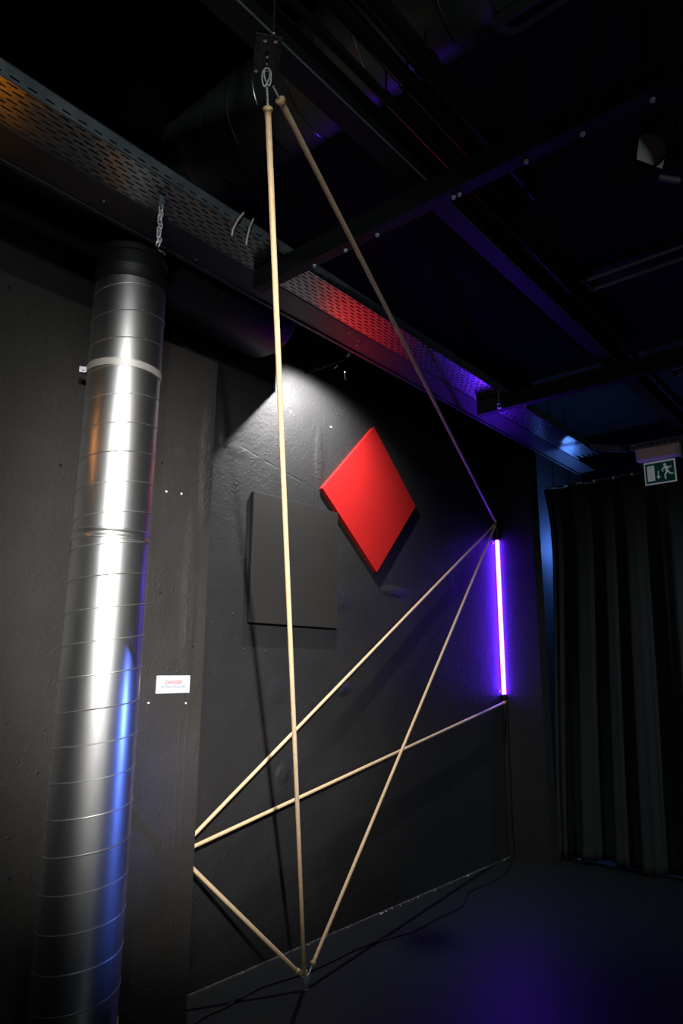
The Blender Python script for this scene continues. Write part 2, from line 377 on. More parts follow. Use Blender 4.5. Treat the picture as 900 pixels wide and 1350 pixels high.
b = BM(); lathe(b, (4.085, 2.05, 3.285), (0, 0, 1), [(0, .014), (.018, .014)], 6); lathe(b, (4.085, 2.05, 3.31), (0, 0, 1), [(0, .018), (.004, .018)], 14); obj('nut', b, M_galv, d)

# steel beam along the room
d = thing('ceiling_beam', (2.5, 1.245, 3.32), 'long dark steel I-beam running under the ceiling towards the curtain', 'beam')
bz = 3.398
by0, by1 = 1.265, 1.345; bm_ = (by0+by1)/2
b = BM(); box(b, (-2.5, by0, bz), (7.9, by1, bz+.008)); obj('bottom_flange', b, M_steel, d)
b = BM(); box(b, (-2.5, bm_-.003, bz+.008), (7.9, bm_+.003, bz+.112)); obj('web', b, M_steel, d)
b = BM(); box(b, (-2.5, by0, bz+.112), (7.9, by1, bz+.12)); obj('top_flange', b, M_steel, d)
b = BM(); tube(b, [(-2.5, by0, bz+.004), (7.9, by0, bz+.004)], .004, 8); obj('flange_edge', b, M_steel2 if 'M_steel2' in globals() else M_tray2, d, True)
b = BM()
for x in (-2, 1, 3.4, 7.2):
    b = BM(); tube(b, [(x, bm_, bz+.12), (x, bm_, ZT)], .008, 8); obj('hanger_rod', b, M_steel, d)
M_pipe = mat('glossy_black_pipe', (0.012, 0.012, 0.014), 0.28, spec=0.5)
for (y, z, r, lab) in ((1.262, 3.585, .018, 'thin black conduit running above the near edge of the steel beam'),
                       (1.165, 3.60, .030, 'middle black pipe running beside the steel beam below the round duct'),
                       (1.085, 3.62, .040, 'thickest black pipe running beside the steel beam, nearest the round duct and its grille')):
    d = thing('ceiling_pipe', (2.0, y, z), lab, 'pipe', 'black pipes beside the steel beam')
    b = BM(); tube(b, [(-2.5, y, z), (2.6 if r > .02 else 7.9, y, z)], r, 20); obj('pipe_run', b, M_pipe, d, True)
    b = BM()
    for x in (.4, 1.72, 2.5):
        b = BM(); lathe(b, (x, y, z), (1, 0, 0), [(0, r), (0, r+.004), (.025, r+.004), (.025, r)], 20, (False, False)); tube(b, [(x+.012, y, z+r), (x+.012, y, ZT)], .004, 6)
        obj('pipe_clip', b, M_steel, d, True)

# ------------------------------------------------------------------ hanging point of the wooden rods
T = Vector((1.214, 1.340, 3.372))
F = Vector((2.828, 2.609, 0.0)); W1 = Vector((5.715, 2.965, 2.862)); W2 = Vector((5.728, 2.945, 1.270)); NN = Vector((2.262, 2.925, 0.675))
d = thing('mounting_plate', (1.195, 1.325, bz), 'dark perforated steel plate clamped under the beam, holding the top of the wooden rods', 'bracket')
pc = Vector((1.200, 1.325, bz-.004)); la = Vector((.62, .78, 0)).normalized(); sa = Vector((la.y, -la.x, 0)); uz = Vector((0, 0, 1))
# plate with real holes: grid of cells
bm = BM(); nx, ny = 3, 6; hx, hy = .040, .072
xs = sorted([-hx, hx] + [v for i in range(nx) for v in ((-hx+.008)+(2*hx-.016)/(nx-1)*i-.0032, (-hx+.008)+(2*hx-.016)/(nx-1)*i+.0032)])
ysx = sorted([-hy, hy] + [v for i in range(ny) for v in ((-hy+.008)+(2*hy-.016)/(ny-1)*i-.0032, (-hy+.008)+(2*hy-.016)/(ny-1)*i+.0032)])
for i in range(len(xs)-1):
    for j in range(len(ysx)-1):
        if i % 2 == 1 and j % 2 == 1: continue
        bm.faces.new([bm.verts.new(pc + sa*xs[a] + la*ysx[c]) for a, c in ((i, j), (i+1, j), (i+1, j+1), (i, j+1))])
bmesh.ops.remove_doubles(bm, verts=bm.verts[:], dist=1e-5)
o = obj('plate', bm, M_plate, d); md = o.modifiers.new('sheet', 'SOLIDIFY'); md.thickness = .003; md.offset = 0
rp = Vector((1.155, 1.250, 0))
b = BM(); tube(b, [rp+uz*(bz-.012), rp+uz*(bz+.135)], .004, 10); obj('threaded_rod', b, M_galv, d, True)
b = BM(); obox(b, rp+Vector((.01, .02, bz+.128)), sa, la, uz, .040, .012, .003); obj('clamp_bar', b, M_steel, d)
for dx, dyy in ((-.012, -.055), (-.03, .058), (.02, -.058), (.0, .0)):
    b = BM(); lathe(b, pc + sa*dx + la*dyy - uz*.003, -uz, [(0, .006), (.004, .006), (.004, .004), (.007, .0035)], 8); obj('bolt', b, M_galv, d)
b = BM(); ringtube(b, T+Vector((0, 0, -.002)), (.7, -.7, 0), (0, 0, 1), .009, .014, .0025); tube(b, [T+uz*.010, T+uz*.024], .004, 8); obj('eye_ring', b, M_galv, d, True)

d = thing('carabiner', T, 'small steel carabiner hooked in the ring below the perforated beam plate', 'carabiner')
for k, (ax, tilt) in enumerate((((.75, -.66, 0), -.10), ((.3, -.95, 0), .15))):
    b = BM(); ax = Vector(ax).normalized(); dn = (Vector((0, 0, -1)) + ax*tilt).normalized()
    c = T + uz*-.010 + dn*.030
    pts = []
    for i in range(24):
        a = 2*PI*i/24; wv = .011*(1+.35*math.sin(a)) if True else 0
        pts.append(c + ax*wv*math.cos(a) + dn*-.034*math.sin(a))
    tube(b, pts, .0026, 8, closed=True); obj('hook', b, M_wire, d, True)
T2 = T + Vector((0.002, 0, -.068))

def pole(A, B, ga, gb, label, ka=True, kb=True, r=.0100, kink=None):
    A = Vector(A); B = Vector(B); dr = (B-A).normalized(); p0 = A+dr*ga; p1 = B-dr*gb
    mid = (p0+p1)/2
    t = thing('wooden_rod', mid, label, 'rod', 'pale wooden rods of the line sculpture')
    b = BM(); n = 24; tube(b, [p0+(p1-p0)*i/n for i in range(n+1)], r, 14); obj('rod', b, M_wood, t, True)
    for (p, dv, on) in ((p0, dr, ka), (p1, -dr, kb)):
        if not on: continue
        b = BM(); lathe(b, p-dv*.020, dv, [(0, .008), (.004, .0155), (.012, .0165), (.018, .012), (.020, .0104), (.03, .0106)], 16); obj('turned_end', b, M_knob, t, True)
    for (q, p, dv, g) in ((A, p0, dr, ga), (B, p1, -dr, gb)):
        # twisted wire loop from the rod end to its anchor
        b = BM(); u, v, _ = frame(dv); L = max(.012, g-.022); s = p - dv*.018
        for ph in (0, PI):
            n2 = 18; tube(b, [s - dv*(L*i/n2) + (u*math.cos(ph+i*1.1)+v*math.sin(ph+i*1.1))*.0022 for i in range(n2+1)], .0019, 6)
        obj('wire', b, M_wire, t, True)
    return t
F0 = F + uz*.055
pole(T2, F0+Vector((-.002, .008, .0)), .075, .045, 'longest upright wooden rod from the ceiling beam plate down to the floor anchor')
pole(T2+Vector((.018, -.006, .012)), W1+Vector((0, 0, .012)), .070, .028, 'wooden rod slanting from the ceiling beam plate to the hook above the violet tube')
pole(W1+Vector((-.01, 0, -.004)), NN+Vector((0, 0, .016)), .040, .05, 'wooden rod slanting from the pier up to the hook above the violet tube')
pole(W2+Vector((-.01, 0, -.002)), NN, .045, .05, 'wooden rod rising gently from the pier to the hook below the violet tube')
pole(NN+Vector((0, 0, -.012)), F0+Vector((-.012, 0, 0)), .05, .06, 'shortest wooden rod slanting from the pier down to the floor anchor')
pole(W1+Vector((-.005, 0, -.012)), F0+Vector((.012, 0, 0)), .040, .075, 'wooden rod slanting from the floor anchor up to the hook above the violet tube')

d = thing('floor_anchor', F, 'small steel eye and shackles on the floor joining three wooden rods', 'anchor')
b = BM(); lathe(b, F, uz, [(0, .016), (.004, .016), (.005, .006), (.016, .006)], 14); obj('base_bolt', b, M_galv, d, True)
b = BM(); ringtube(b, F+uz*.026, (1, -.5, 0), uz, .011, .012, .003); obj('eye', b, M_galv, d, True)
for k, (ax, off) in enumerate((((.9, .3, .4), (-.008, 0, .045)), ((.8, -.5, .5), (.008, .0, .046)), ((.2, -.9, .2), (0, .004, .05)))):
    b = BM(); a = Vector(ax).normalized(); dn = Vector((off[0]*14, off[1]*14, 1)).normalized(); a = (a-dn*a.dot(dn)).normalized()
    ringtube(b, F+Vector(off), a, dn, .008, .017, .0026); obj('shackle', b, M_wire, d, True)

for (P, nv, lab) in ((W1, (1, 0, 0), 'small steel hook in the wall just above the violet tube'), (W2, (1, 0, 0), 'small steel hook in the wall just below the violet tube'),
                     (NN, (-1, 0, 0), 'small steel hook on the side of the pier where three wooden rods meet')):
    d = thing('wall_hook', P, lab, 'hook', 'steel hooks holding the wooden rods')
    n = Vector(nv); end = Vector((5.75, P.y, P.z)) if n.x > 0 else Vector((XP, P.y, P.z))
    b = BM(); tube(b, [P, end], .003, 8); lathe(b, end, -n, [(0, .011), (.003, .011), (.004, .005)], 12); obj('shank', b, M_galv, d, True)
    b = BM(); ringtube(b, P-n*.006, n, uz, .010, .010, .0026); obj('eye', b, M_galv, d, True)

# ------------------------------------------------------------------ the two square panels and the sign
d = thing('black_panel', (3.06, YW, 2.18), 'square charcoal-black panel hung level on the concrete wall, left of the red one', 'panel')
b = BM(); box(b, (2.694, YW-.032, 1.800), (3.460, YW-.018, 2.570)); 
obj('front_board', b, M_board, d, bevel=.002)
b = BM(); 
for lo, hi in (((2.698, 1.803), (2.722, 2.567)), ((3.432, 1.803), (3.457, 2.567)), ((2.722, 1.803), (3.432, 1.828)), ((2.722, 2.542), (3.432, 2.567))): box(b, (lo[0], YW-.018, lo[1]), (hi[0], YW-.001, hi[1]))
obj('rear_frame', b, M_black, d)
d = thing('red_panel', (3.82, YW, 2.75), 'glossy red square panel hung on one corner as a diamond on the wall', 'panel')
yf = YW-.034
rv = [(3.862, 3.296), (4.392, 2.785), (3.886, 2.210), (3.297, 2.712)]
b = BM(); prism(b, [(x, yf, z) for x, z in rv], (0, .014, 0)); obj('front_board', b, M_red, d, bevel=.0025)
cxr = sum(x for x, z in rv)/4; czr = sum(z for x, z in rv)/4
b = BM()
for i in range(4):
    (xa, za), (xb, zb) = rv[i], rv[(i+1) % 4]
    qa = [(cxr+(xa-cxr)*k, czr+(za-czr)*k) for k in (.99, .93)]; qb = [(cxr+(xb-cxr)*k, czr+(zb-czr)*k) for k in (.99, .93)]
    prism(b, [(qa[0][0], yf+.014, qa[0][1]), (qb[0][0], yf+.014, qb[0][1]), (qb[1][0], yf+.014, qb[1][1]), (qa[1][0], yf+.014, qa[1][1])], (0, .019, 0))
obj('rear_frame', b, M_red, d)

d = thing('warning_sign', (2.062, YP, 1.47), 'small white card with red and grey lettering on the pier beside the silver duct', 'sign')
b = BM(); box(b, (1.966, YP-.006, 1.429), (2.157, YP-.0005, 1.511)); obj('card', b, M_card, d, bevel=.001)
textmesh('red_lettering', 'DANGER', .024, M_ink_red, d, (2.060, YP-.0068, 1.479), (PI/2, 0, 0))
textmesh('grey_lettering', 'NE PAS TOUCHER', .0175, M_ink_grey, d, (2.060, YP-.0068, 1.459), (PI/2, 0, 0))

# white plugs left in the wall
def plug(P, n, lab, r=.006):
    b = BM(); lathe(b, P, n, [(-.004, r*.9), (.002, r), (.005, r*.6)], 10)
    tag(obj('wall_plug', b, M_plugw, None, True), lab, 'plug', 'white plugs in the wall')
plug((3.018, YW, 3.170), (0, -1, 0), 'white plug in the brightly lit wall high above the black panel', .010)
plug((3.415, YW, 3.176), (0, -1, 0), 'white plug in the wall beside the upper left edge of the red diamond', .006)
plug((1.957, YP, 2.391), (0, -1, 0), 'white plug high on the pier, the one nearer the silver duct')
plug((2.047, YP, 2.397), (0, -1, 0), 'white plug high on the pier, the one nearer its edge')
plug((1.932, YP, 1.389), (0, -1, 0), 'white plug under the left corner of the white sign', .005)
plug((2.142, YP, 1.381), (0, -1, 0), 'white plug under the right corner of the white sign', .005)

# ------------------------------------------------------------------ violet tube in the corner
tx, ty, tb, tt, tr = 5.724, 2.962, 1.330, 2.705, .0185
d = thing('violet_tube_lamp', (tx, ty, tb), 'glowing violet fluorescent tube standing upright in the corner of the wall', 'lamp')
b = BM(); lathe(b, (tx, ty, tb), uz, [(0, tr*.8), (.003, tr), (tt-tb-.003, tr), (tt-tb, tr*.8)], 24); obj('glowing_tube', b, M_violet, d, True, label='glowing violet tube')
for z0_, z1_ in ((tt, tt+.11), (tb-.035, tb)):
    b = BM(); lathe(b, (tx, ty, z0_), uz, [(0, tr+.003), (z1_-z0_, tr+.003)], 20); box(b, (tx+.005, ty-.012, z0_+.005), (5.75, ty+.012, z1_-.005)); obj('end_holder', b, M_black, d, True)
for z_ in (tb+.03, tt-.03):
    b = BM(); lathe(b, (tx-.045, YW, z_), (0, -1, 0), [(0, .010), (.006, .010), (.008, .004), (.02, .004)], 10); obj('wall_clip', b, M_galv, d, True)

# ------------------------------------------------------------------ curtain, rail, exit sign
XR, ZR = 5.985, 3.185
d = thing('curtain_rail', (XR, 1.5, ZR), 'slim dark curtain rail with pale gliders above the black curtain', 'curtain rail')
b = BM(); box(b, (XR-.010, -3.4, ZR-.009), (XR+.010, 2.56, ZR+.009)); obj('rail_profile', b, M_trunk, d)
b = BM()
for y in (-2.5, -1, .4, 1.2, 2.5):
    b = BM(); tube(b, [(XR, y, ZR), (XR, y, ZT)], .004, 6); obj('hanger_rod', b, M_steel, d)
for y in (2.39, 2.27, 2.24, 2.12, 1.95, 1.79, 1.15):
    b = BM(); lathe(b, (XR-.012, y, ZR-.004), (-1, 0, 0), [(0, .010), (.004, .013), (.010, .009)], 10); tube(b, [(XR-.014, y, ZR-.004), (XR-.004, y, ZR-.03)], .003, 6); obj('glider', b, M_exitgl if 'M_exitgl' in globals() else M_plugw, d, True)
b = BM(); tube(b, [(XR-.012, 2.53, ZR-.004), (XR-.012, 2.47, ZR-.002)], .006, 8); obj('end_stop', b, M_plugw, d, True)

# fold profile: (y at mid height, depth offset towards the room)
fp = [(2.60, .00), (2.575, -.055), (2.55, -.01), (2.53, -.045), (2.505, .005), (2.47, .055), (2.43, .035), (2.36, -.065), (2.27, -.045), (2.22, .045), (2.165, .045), (2.115, -.050), (2.06, -.045), (2.01, .045), (1.985, .03), (1.92, -.055), (1.85, -.04), (1.80, .02), (1.76, .055), (1.70, .05), (1.63, -.035), (1.55, -.06), (1.47, .03), (1.38, .05), (1.28, -.05)]
y = 1.2
k = 0
while y > .1:
    fp.append((y, (.05, .03, -.05, -.04)[k % 4])); y -= (.06, .05, .07, .06)[k % 4]; k += 1
def fold(y):
    for (ya, a), (yb, c) in zip(fp, fp[1:]):
        if yb <= y <= ya:
            t = (ya-y)/(ya-yb); t = t*t*(3-2*t); return a+(c-a)*t
    return fp[0][1] if y > fp[0][0] else fp[-1][1]
d = thing('curtain', (XR, 1.4, 0), 'heavy black floor-length curtain hanging in folds at the back right', 'curtain')
bm = BM(); NY, NZ = 420, 44; ytop, ybot = 2.60, .12; grid = []
def edge_y(z):     # the free edge bulges towards the middle of the opening
    tz_ = z/3.15
    pts_ = [(0, 2.655), (.25, 2.628), (.45, 2.600), (.62, 2.572), (.81, 2.546), (.91, 2.550), (.97, 2.572), (1.0, 2.590)]
    for (a, ya), (c, yc) in zip(pts_, pts_[1:]):
        if a <= tz_ <= c: return ya+(yc-ya)*(tz_-a)/(c-a)
    return 2.59
for j in range(NZ+1):
    row = []
    for i in range(NY+1):
        yb = ytop+(ybot-ytop)*i/NY
        hem = .020 + .006*math.sin(yb*9) + .022*max(0, 1-abs(yb-2.22)/.32) ; z = hem+(3.168-hem)*j/NZ; tz_ = j/NZ
        amp = .72+.45*(1-tz_)**1.1
        fx = fold(yb)*amp + .012*math.sin(yb*31+tz_*2.2)*(1-tz_)
        sh = (edge_y(z)-2.60)*max(0, 1-(ytop-yb)/1.0) + (-.055*tz_+.01)*min(1, (ytop-yb)/.4)
        row.append(bm.verts.new((XR-.01+fx - .03*(1-tz_)*0, yb+sh, z)))
    grid.append(row)
for j in range(NZ):
    for i in range(NY): bm.faces.new((grid[j][i], grid[j][i+1], grid[j+1][i+1], grid[j+1][i]))
o = obj('cloth', bm, M_cloth, d); 
for p in o.data.polygons: p.use_smooth = True
md = o.modifiers.new('cloth', 'SOLIDIFY'); md.thickness = .003; md.offset = 0
bm = BM()
for i in range(NY): 
    pass
bm.free()

d = thing('exit_sign_lamp', (5.70, 1.5, 3.17), 'cream emergency lamp box with hanging green running-man exit sign', 'exit sign')
b = BM(); box(b, (5.66, 1.340, 3.196), (5.74, 1.660, 3.302)); obj('lamp_box', b, M_cream, d, bevel=.014)
b = BM(); box(b, (5.662, 1.325, 3.185), (5.738, 1.340, 3.303)); obj('end_cap', b, M_cream, d, bevel=.006)
b = BM(); box(b, (5.693, 1.374, 2.994), (5.703, 1.612, 3.182)); sg = obj('sign_plate', b, M_exitwhite, d, bevel=.002)
b = BM(); box(b, (5.6915, 1.384, 3.004), (5.6930, 1.602, 3.166)); obj('green_field', b, M_green, sg)
for y in (1.42, 1.57):
    b = BM(); tube(b, [(5.698, y, 3.178), (5.698, y, 3.20)], .004, 8); obj('hanger', b, M_galv, d)
xs_ = 5.6900
def flat(name, polys):
    bm = BM()
    for poly in polys: prism(bm, [(xs_, y_, z_) for y_, z_ in poly], (.0014, 0, 0))
    obj(name, bm, M_exitwhite, sg)
flat('door_symbol', [[(1.588, 3.022), (1.532, 3.022), (1.532, 3.148), (1.588, 3.148)]])
flat('arrow_symbol', [[(1.509, 3.050), (1.502, 3.050), (1.502, 3.100), (1.509, 3.100)], [(1.5055, 3.030), (1.490, 3.056), (1.521, 3.056)]])
def limb(a, c, wd):
    (y1, z1), (y2, z2) = a, c; L = math.hypot(y2-y1, z2-z1); nx_, nz_ = -(z2-z1)/L*wd/2, (y2-y1)/L*wd/2
    return [(y1+nx_, z1+nz_), (y2+nx_, z2+nz_), (y2-nx_, z2-nz_), (y1-nx_, z1-nz_)]
hd = [(1.452+.0115*math.cos(a*PI/8), 3.142+.0115*math.sin(a*PI/8)) for a in range(16)]
flat('running_man_symbol', [hd, limb((1.447, 3.128), (1.436, 3.082), .022), limb((1.452, 3.124), (1.476, 3.106), .010), limb((1.476, 3.106), (1.467, 3.088), .009),
     limb((1.442, 3.124), (1.418, 3.112), .010), limb((1.418, 3.112), (1.404, 3.126), .009), limb((1.440, 3.084), (1.457, 3.056), .013), limb((1.457, 3.056), (1.452, 3.022), .011),
     limb((1.434, 3.084), (1.414, 3.064), .013), limb((1.414, 3.064), (1.392, 3.060), .011)])

d = thing('strut_channel', (5.71, 0.9, 3.33), 'slotted steel strut channel carrying the emergency lamp box', 'channel')
bm = BM(); y = -1.0; L = .05
def q4(a, b_, c, e): bm.faces.new([bm.verts.new(p) for p in (a, b_, c, e)])
xf = 5.672; za, zb = 3.306, 3.352
while y < 1.70-1e-6:
    y1 = min(y+L, 1.70)
    m0, m1 = y+.012, y1-.012
    for (ya, yb, z0_, z1_) in ((y, y1, za, za+.014), (y, y1, zb-.014, zb), (y, m0, za+.014, zb-.014), (m1, y1, za+.014, zb-.014)): q4((xf, ya, z0_), (xf, yb, z0_), (xf, yb, z1_), (xf, ya, z1_))
    q4((xf, y, zb), (xf, y1, zb), (xf+.075, y1, zb), (xf+.075, y, zb)); q4((xf, y, za), (xf, y1, za), (xf+.075, y1, za), (xf+.075, y, za)); y = y1
bmesh.ops.remove_doubles(bm, verts=bm.verts[:], dist=1e-5)
o = obj('channel', bm, M_tray2, d); md = o.modifiers.new('sheet', 'SOLIDIFY'); md.thickness = .002; md.offset = 0
b = BM()
for y in (-.6, 1.45):
    b = BM(); tube(b, [(5.71, y, 3.352), (5.71, y, ZT)], .005, 8); obj('hanger_rod', b, M_steel, d)
d = thing('joining_bracket', (5.70, 1.85, 3.36), 'short pale metal bracket between the tray end and the exit lamp channel', 'bracket')
A_, B_ = Vector((5.560, 1.975, 3.363)), Vector((5.800, 1.752, 3.363)); dd = (B_-A_).normalized(); nn = Vector((-dd.y, dd.x, 0))
b = BM(); L = (B_-A_).length/2
obox(b, (A_+B_)/2, dd, nn, uz, L, .003, .024); obox(b, (A_+B_)/2+uz*.024+nn*.012, dd, nn, uz, L, .015, .0025); obox(b, (A_+B_)/2-uz*.024+nn*.012, dd, nn, uz, L, .015, .0025)
obj('channel', b, M_tray2, d)
b = BM(); obox(b, (A_+B_)/2-uz*.026-nn*.004, dd, nn, uz, L, .0025, .0025); obox(b, (A_+B_)/2+uz*.026-nn*.004, dd, nn, uz, L, .0025, .0025); obj('bright_lip', b, M_galv, d)

# ------------------------------------------------------------------ ceiling fittings
for k, (x, dx, y1, lab) in enumerate(((3.985, .065, 1.37, 'unlit twin-tube light fitting on the dark ceiling, the larger and nearer of two'), (5.715, .075, 1.345, 'unlit twin-tube light fitting on the dark ceiling above the exit sign, the farther of two'))):
    d = thing('tube_light_fitting', (x, y1-.7, 3.9), lab, 'light fitting', 'unlit twin tube fittings on the ceiling')
    for s in (-1, 1):
        b = BM(); tube(b, [(x+s*dx, y1, 3.9), (x+s*dx, y1-1.5, 3.9)], .013, 14); obj('tube', b, M_fixture, d, True)
    b = BM(); box(b, (x-dx-.01, y1-1.49, 3.935), (x+dx+.01, y1-.01, 3.975)); obj('housing', b, M_black, d, bevel=.004)
    for yy in (y1-.02, y1-1.48):
        b = BM(); box(b, (x-dx-.018, yy-.008, 3.885), (x+dx+.018, yy+.008, 3.935)); obj('tube_holder', b, M_black, d)
    b = BM()
    for yy in (y1-.3, y1-1.2):
        b = BM(); tube(b, [(x, yy, 3.97), (x, yy, ZT)], .004, 6); obj('hanger_rod', b, M_steel, d)

d = thing('stage_projector', (2.2, .49, 3.3), 'black stage spotlight with pale flap hung in the dark upper right', 'spotlight')
o_ = Vector((2.215, .49, 3.30)); ax = Vector((-.45, .35, -.8)).normalized()
b = BM(); lathe(b, o_+ax*-.10, ax, [(0, .03), (.01, .05), (.10, .055), (.15, .06), (.16, .062)], 20, (True, False)); obj('housing', b, M_black, d, True)
b = BM(); tube(b, [o_+Vector((.0, .075, 0)), o_+Vector((.02, .075, .10)), o_+Vector((.02, -.075, .10)), o_+Vector((0, -.075, 0))], .006, 8); tube(b, [o_+Vector((.02, 0, .10)), o_+Vector((.02, 0, ZT-3.30))], .008, 8); obj('yoke', b, M_steel, d)
b = BM(); prism(b, [o_+Vector(v) for v in ((-.055, .035, .0), (-.02, .060, -.055), (.052, .0, -.080), (-.012, -.055, .018))], (.002, .001, .001)); obj('barn_door', b, M_cream, d, label='pale grey flap')
b = BM(); lathe(b, o_+Vector((.06, .015, -.10)), (.6, -.6, -.1), [(0, .010), (.07, .012), (.075, .006)], 12); obj('focus_knob', b, M_fixture, d, True)

# chain hanging from the tray
d = thing('hanging_chain', (1.39, 2.13, 3.40), 'short bright steel chain hanging from the perforated tray in front of the silver duct top', 'chain')
cxn, cyn = 1.388, 2.13
b = BM(); box(b, (cxn-.012, cyn-.002, 3.350), (cxn+.012, cyn+.002, 3.402)); obj('hanger_tab', b, M_tray2, d)
z = 3.352
for k in range(9):
    b = BM(); a = (1, 0, 0) if k % 2 else (.3, -1, 0); a = Vector(a).normalized()
    ringtube(b, (cxn+.003*math.sin(k*2), cyn, z-.012), a, uz, .0085, .0155, .0028, 18, 7); obj('link', b, M_wire, d, True); z -= .0195
b = BM(); tube(b, [(cxn, cyn, z+.006), (cxn-.006, cyn, z-.006), (cxn+.002, cyn-.004, z-.022), (cxn+.016, cyn-.01, z-.026), (cxn+.026, cyn-.012, z-.036)], .0032, 8); obj('hook', b, M_galv, d, True)

# two cord ends looped over the tray flange
for k, (x0, x1, lab) in enumerate(((1.72, 1.655, 'beige cord end looped over the tray flange, the left one of two'), (1.775, 1.735, 'beige cord end looped over the tray flange, the right one of two'))):
    b = BM(); pts = [(x0+.035, 2.064, 3.440), (x0+.025, 2.045, 3.475), (x0+.01, 2.026, 3.466), ((x0+x1)/2+.005, 2.018, 3.405), (x1+.008, 2.012, 3.345), (x1, 2.008, 3.305)]
    pts2 = []
    for a, c in zip(pts, pts[1:]): pts2 += [tuple(a[i]+(c[i]-a[i])*t for i in range(3)) for t in (0, .5)]
    tube(b, pts2+[pts[-1]], .0042, 8)
    tag(obj('cord_loop', b, M_grey, None, True), lab, 'cord', 'cord ends over the tray')

# ------------------------------------------------------------------ wall washer lamp under the tray
Lp = Vector((3.035, 2.56, 3.440))
d = thing('wall_spotlight', Lp, 'small black spotlight under the tray throwing white light down the concrete wall', 'spotlight')
b = BM(); lathe(b, Lp+uz*.075, (0, .12, -1), [(0, .035), (.005, .048), (.055, .052), (.062, .052), (.062, .049), (.012, .045)], 28, (True, True)); obj('housing', b, M_black, d, True)
b = BM(); tube(b, [Lp+Vector((0, -.052, .05)), (3.035, 2.46, 3.49), (3.035, 2.46, 3.43), (3.035, 2.43, 3.43)], .006, 8); obj('mounting_arm', b, M_steel, d)
b = BM(); box(b, (2.948, 2.47, Lp.z-.085), (2.951, 2.80, Lp.z+.075)); obox(b, (2.972, 2.56, Lp.z+.070), (1, 0, 0), (0, 1, 0), uz, .026, .03, .002); obj('barn_door', b, M_black, d)
for (x, z, e) in ((2.985, 3.352, (-.035, -.01, -.030)), (3.065, 3.340, (.004, -.004, -.045))):
    b = BM(); p = Vector((x, 2.575, z)); lathe(b, p, (0, -1, 0), [(0, .004), (.004, .007), (.010, .005)], 10); tube(b, [p, p+Vector(e)], .0022, 6); obj('wing_screw', b, M_galv, d, True)

# ------------------------------------------------------------------ things on the floor
b = BM()
cp = [(2.275, 2.755), (2.457, 2.761), (2.698, 2.785), (2.941, 2.735), (3.18, 2.725), (3.376, 2.729), (3.6, 2.69), (3.781, 2.648), (3.96, 2.642), (4.135, 2.655), (4.27, 2.645), (4.372, 2.652), (4.52, 2.70), (4.672, 2.765), (4.82, 2.775), (4.979, 2.764), (5.304, 2.79), (5.60, 2.90), (5.70, 2.94)]
cp = [(-.2, 2.2), (1.2, 2.45), (1.9, 2.62)] + cp
def cr(P, n=6):
    out = []
    for i in range(len(P)-1):
        p0, p1, p2, p3 = (Vector((*P[max(0, min(len(P)-1, i+k))], 0)) for k in (-1, 0, 1, 2))
        for j in range(n):
            t = j/n; out.append(.5*((2*p1)+(p2-p0)*t+(2*p0-5*p1+4*p2-p3)*t*t+(3*p1-p0-3*p2+p3)*t**3))
    out.append(Vector((*P[-1], 0))); return out
tube(b, [p+uz*.006 for p in cr(cp)] + [Vector((5.715, 2.945, .3)), Vector((5.722, 2.945, 1.29))], .0055, 8)
tag(obj('floor_cable', b, M_cable, None, True), 'black cable trailing across the floor along the wall to the violet tube', 'cable')
chips = [(3.917, .016), (3.955, .008), (3.98, .010), (4.053, .009), (4.144, .008), (4.249, .007), (4.30, .006), (4.353, .009), (4.568, .007), (4.80, .006), (5.023, .012), (5.05, .007), (5.30, .005), (5.62, .009), (3.60, .006), (3.25, .005), (2.75, .005)]
M_chips = M_rubble
for k, (x, s) in enumerate(chips):
    bm = BM(); bmesh.ops.create_icosphere(bm, subdivisions=1, radius=s)
    for v in bm.verts: v.co *= random.uniform(.65, 1.15); v.co.z *= .6
    zmin = min(v.co.z for v in bm.verts)
    for v in bm.verts: v.co += Vector((x, YW-s*1.3-.001-.006*random.random(), -zmin))
    tag(obj('plaster_chip', bm, M_chips), 'largest pale plaster chip at the foot of the concrete wall' if k == 0 else 'small pale plaster chip lying on the floor along the foot of the concrete wall', 'debris', 'plaster chips along the wall foot' if k else None)

# ------------------------------------------------------------------ lamps outside the frame: those of the room and added ones
def spot(name, P, target, power, size, blend, col, radius, label, body=True):
    P = Vector(P); T_ = Vector(target); dv = (T_-P).normalized()
    L = bpy.data.lights.new(name, 'SPOT'); L.energy = power; L.spot_size = math.radians(size); L.spot_blend = blend; L.color = col; L.shadow_soft_size = radius
    lo = bpy.data.objects.new(name+'_light', L); C.objects.link(lo); lo.location = P+dv*.02; lo.rotation_euler = dv.to_track_quat('-Z', 'Y').to_euler()
    if body:
        d = thing('track_spotlight', P, label, 'spotlight')
        b = BM(); lathe(b, P-dv*.16, dv, [(0, .03), (.01, .05), (.15, .055), (.17, .055)], 20, (True, False)); obj('housing', b, M_black, d, True)
        b = BM(); tube(b, [P-dv*.10+Vector((0, 0, .05)), (P.x-dv.x*.10, P.y-dv.y*.10, ZT)], .008, 8); obj('stem', b, M_steel, d)
    return lo
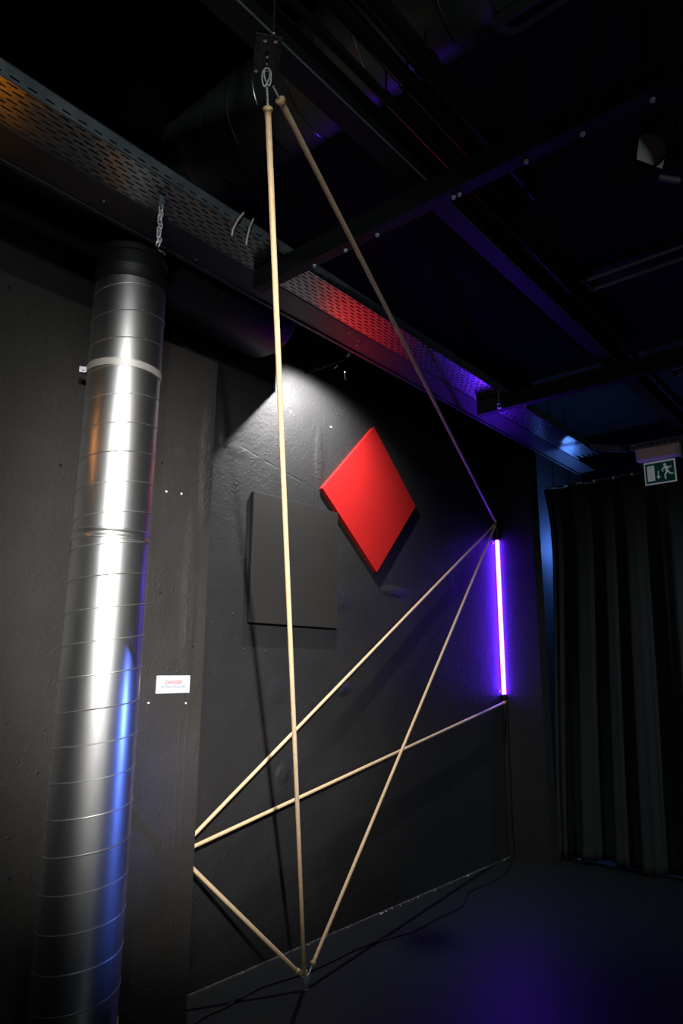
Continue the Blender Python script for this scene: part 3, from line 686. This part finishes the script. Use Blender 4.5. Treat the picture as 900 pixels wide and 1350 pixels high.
# main spot behind the viewer, the wall washer, and weaker spots
kp = Vector((-1.0, -1.7, 3.35))
spot('key', kp, (2.15, 2.75, 2.05), 7400, 35, 1.0, (1.0, .965, .925), .09, 'black track spotlight with three added light-cutting flaps hung from the ceiling behind the viewer')
kd = bpy.data.objects['track_spotlight']
for az in (31.0, 43.5):  # unseen flaps added to trim the key light left and right
    a = math.radians(az); dv = Vector((math.sin(a), math.cos(a), -.27)).normalized(); sd = Vector((math.cos(a), -math.sin(a), 0)) * (-1 if az < 35 else 1)
    b = BM(); obox(b, kp + dv*.45 + sd*.10, dv, sd, dv.cross(sd).normalized(), .06, .10, .16); obj('added_side_flap', b, M_black, kd)
el = math.radians(-9.5); a = math.radians(35); dv = Vector((math.sin(a)*math.cos(el), math.cos(a)*math.cos(el), math.sin(el))); sd = Vector((math.cos(a), -math.sin(a), 0)); un = sd.cross(dv)
b = BM(); obox(b, kp + dv*.42 + un*.10, dv, sd, un, .06, .22, .10); obj('added_top_flap', b, M_black, kd)  # unseen flap added to cut the key light off the upper wall
spot('second', (-1.6, -1.4, 3.05), (1.4, 2.4, 2.4), 225, 47, 1.0, (.93, 1.0, .98), .12, 'black track spotlight hung from the ceiling behind the viewer, the left one')
L = spot('washer', Lp+Vector((0, 0, .035)), Lp+Vector((.26, .76, -.84)), 225, 122, .85, (1.0, .98, .97), .006, '', False)
spot('added_curtain_fill', (4.3, -1.8, 2.6), (5.95, 1.9, 0.7), 190, 68, 1.0, (.80, .95, 1.0), .10, 'added black track spotlight far right of the viewer, bringing out the curtain folds')  # unseen lamp added to give the curtain folds contrast
spot('added_amber_fill', (-0.4, 0.9, 3.6), (0.805, 2.75, 2.70), 2300, 9.5, .3, (1.0, .8, .5), .05, 'added black track spotlight left of the viewer, brightening the orange panel')  # unseen lamp added to brighten the orange panel

d = thing('orange_panel', (0.805, YP, 2.70), 'glossy orange square panel on the black wall left of the silver duct', 'panel')
b = BM(); box(b, (.58, YP-.045, 2.48), (1.03, YP-.02, 2.93)); obj('front_board', b, M_orange, d, bevel=.002)
b = BM(); box(b, (.62, YP-.02, 2.52), (.99, YP-.001, 2.89)); obj('rear_frame', b, M_black, d)
bp_ = Vector((4.75, -.36, 1.25)); bd = (Vector((1.60, 2.55, .85))-bp_).normalized()
spot('blue', bp_, (1.60, 2.55, 1.0), 330, 19, .9, (.10, .20, 1.0), .05, '', False)
d = thing('stand_spotlight', (4.75, -.36, 0), 'small blue stage spotlight on a round floor stand right of the viewer', 'spotlight')
b = BM(); lathe(b, (4.75, -.36, 0), uz, [(0, .13), (.015, .13), (.025, .05), (.06, .015), (1.12, .012)], 28); obj('stand', b, M_black, d, True)
b = BM(); lathe(b, bp_-bd*.16, bd, [(0, .03), (.01, .05), (.15, .055), (.17, .055)], 20, (True, False)); obj('housing', b, M_black, d, True)
d = thing('blue_pendant_lamp', (6.92, 2.72, 2.78), 'blue pendant lamp glowing in the passage behind the black curtain', 'lamp')
b = BM(); lathe(b, (6.92, 2.72, 2.73), uz, [(0, .01), (.015, .04), (.05, .06), (.085, .04), (.10, .015)], 24); obj('glass_globe', b, M_bluelamp, d, True)
b = BM(); tube(b, [(6.92, 2.72, 2.825), (6.92, 2.72, ZT)], .004, 8); obj('flex', b, M_black, d)
# faint fill light added to lift the ceiling duct and exit lamp box
A = bpy.data.lights.new('added_fill_light', 'AREA'); A.energy = 9.0; A.size = 1.2; A.color = (.80, .95, 1.0)
ao = bpy.data.objects.new('added_fill_light', A); C.objects.link(ao); ao.location = (0.8, -3.0, 1.8); ao.rotation_euler = (Vector((3.2, 1.2, 3.7))-Vector((0.8, -3.0, 1.8))).to_track_quat('-Z', 'Y').to_euler()
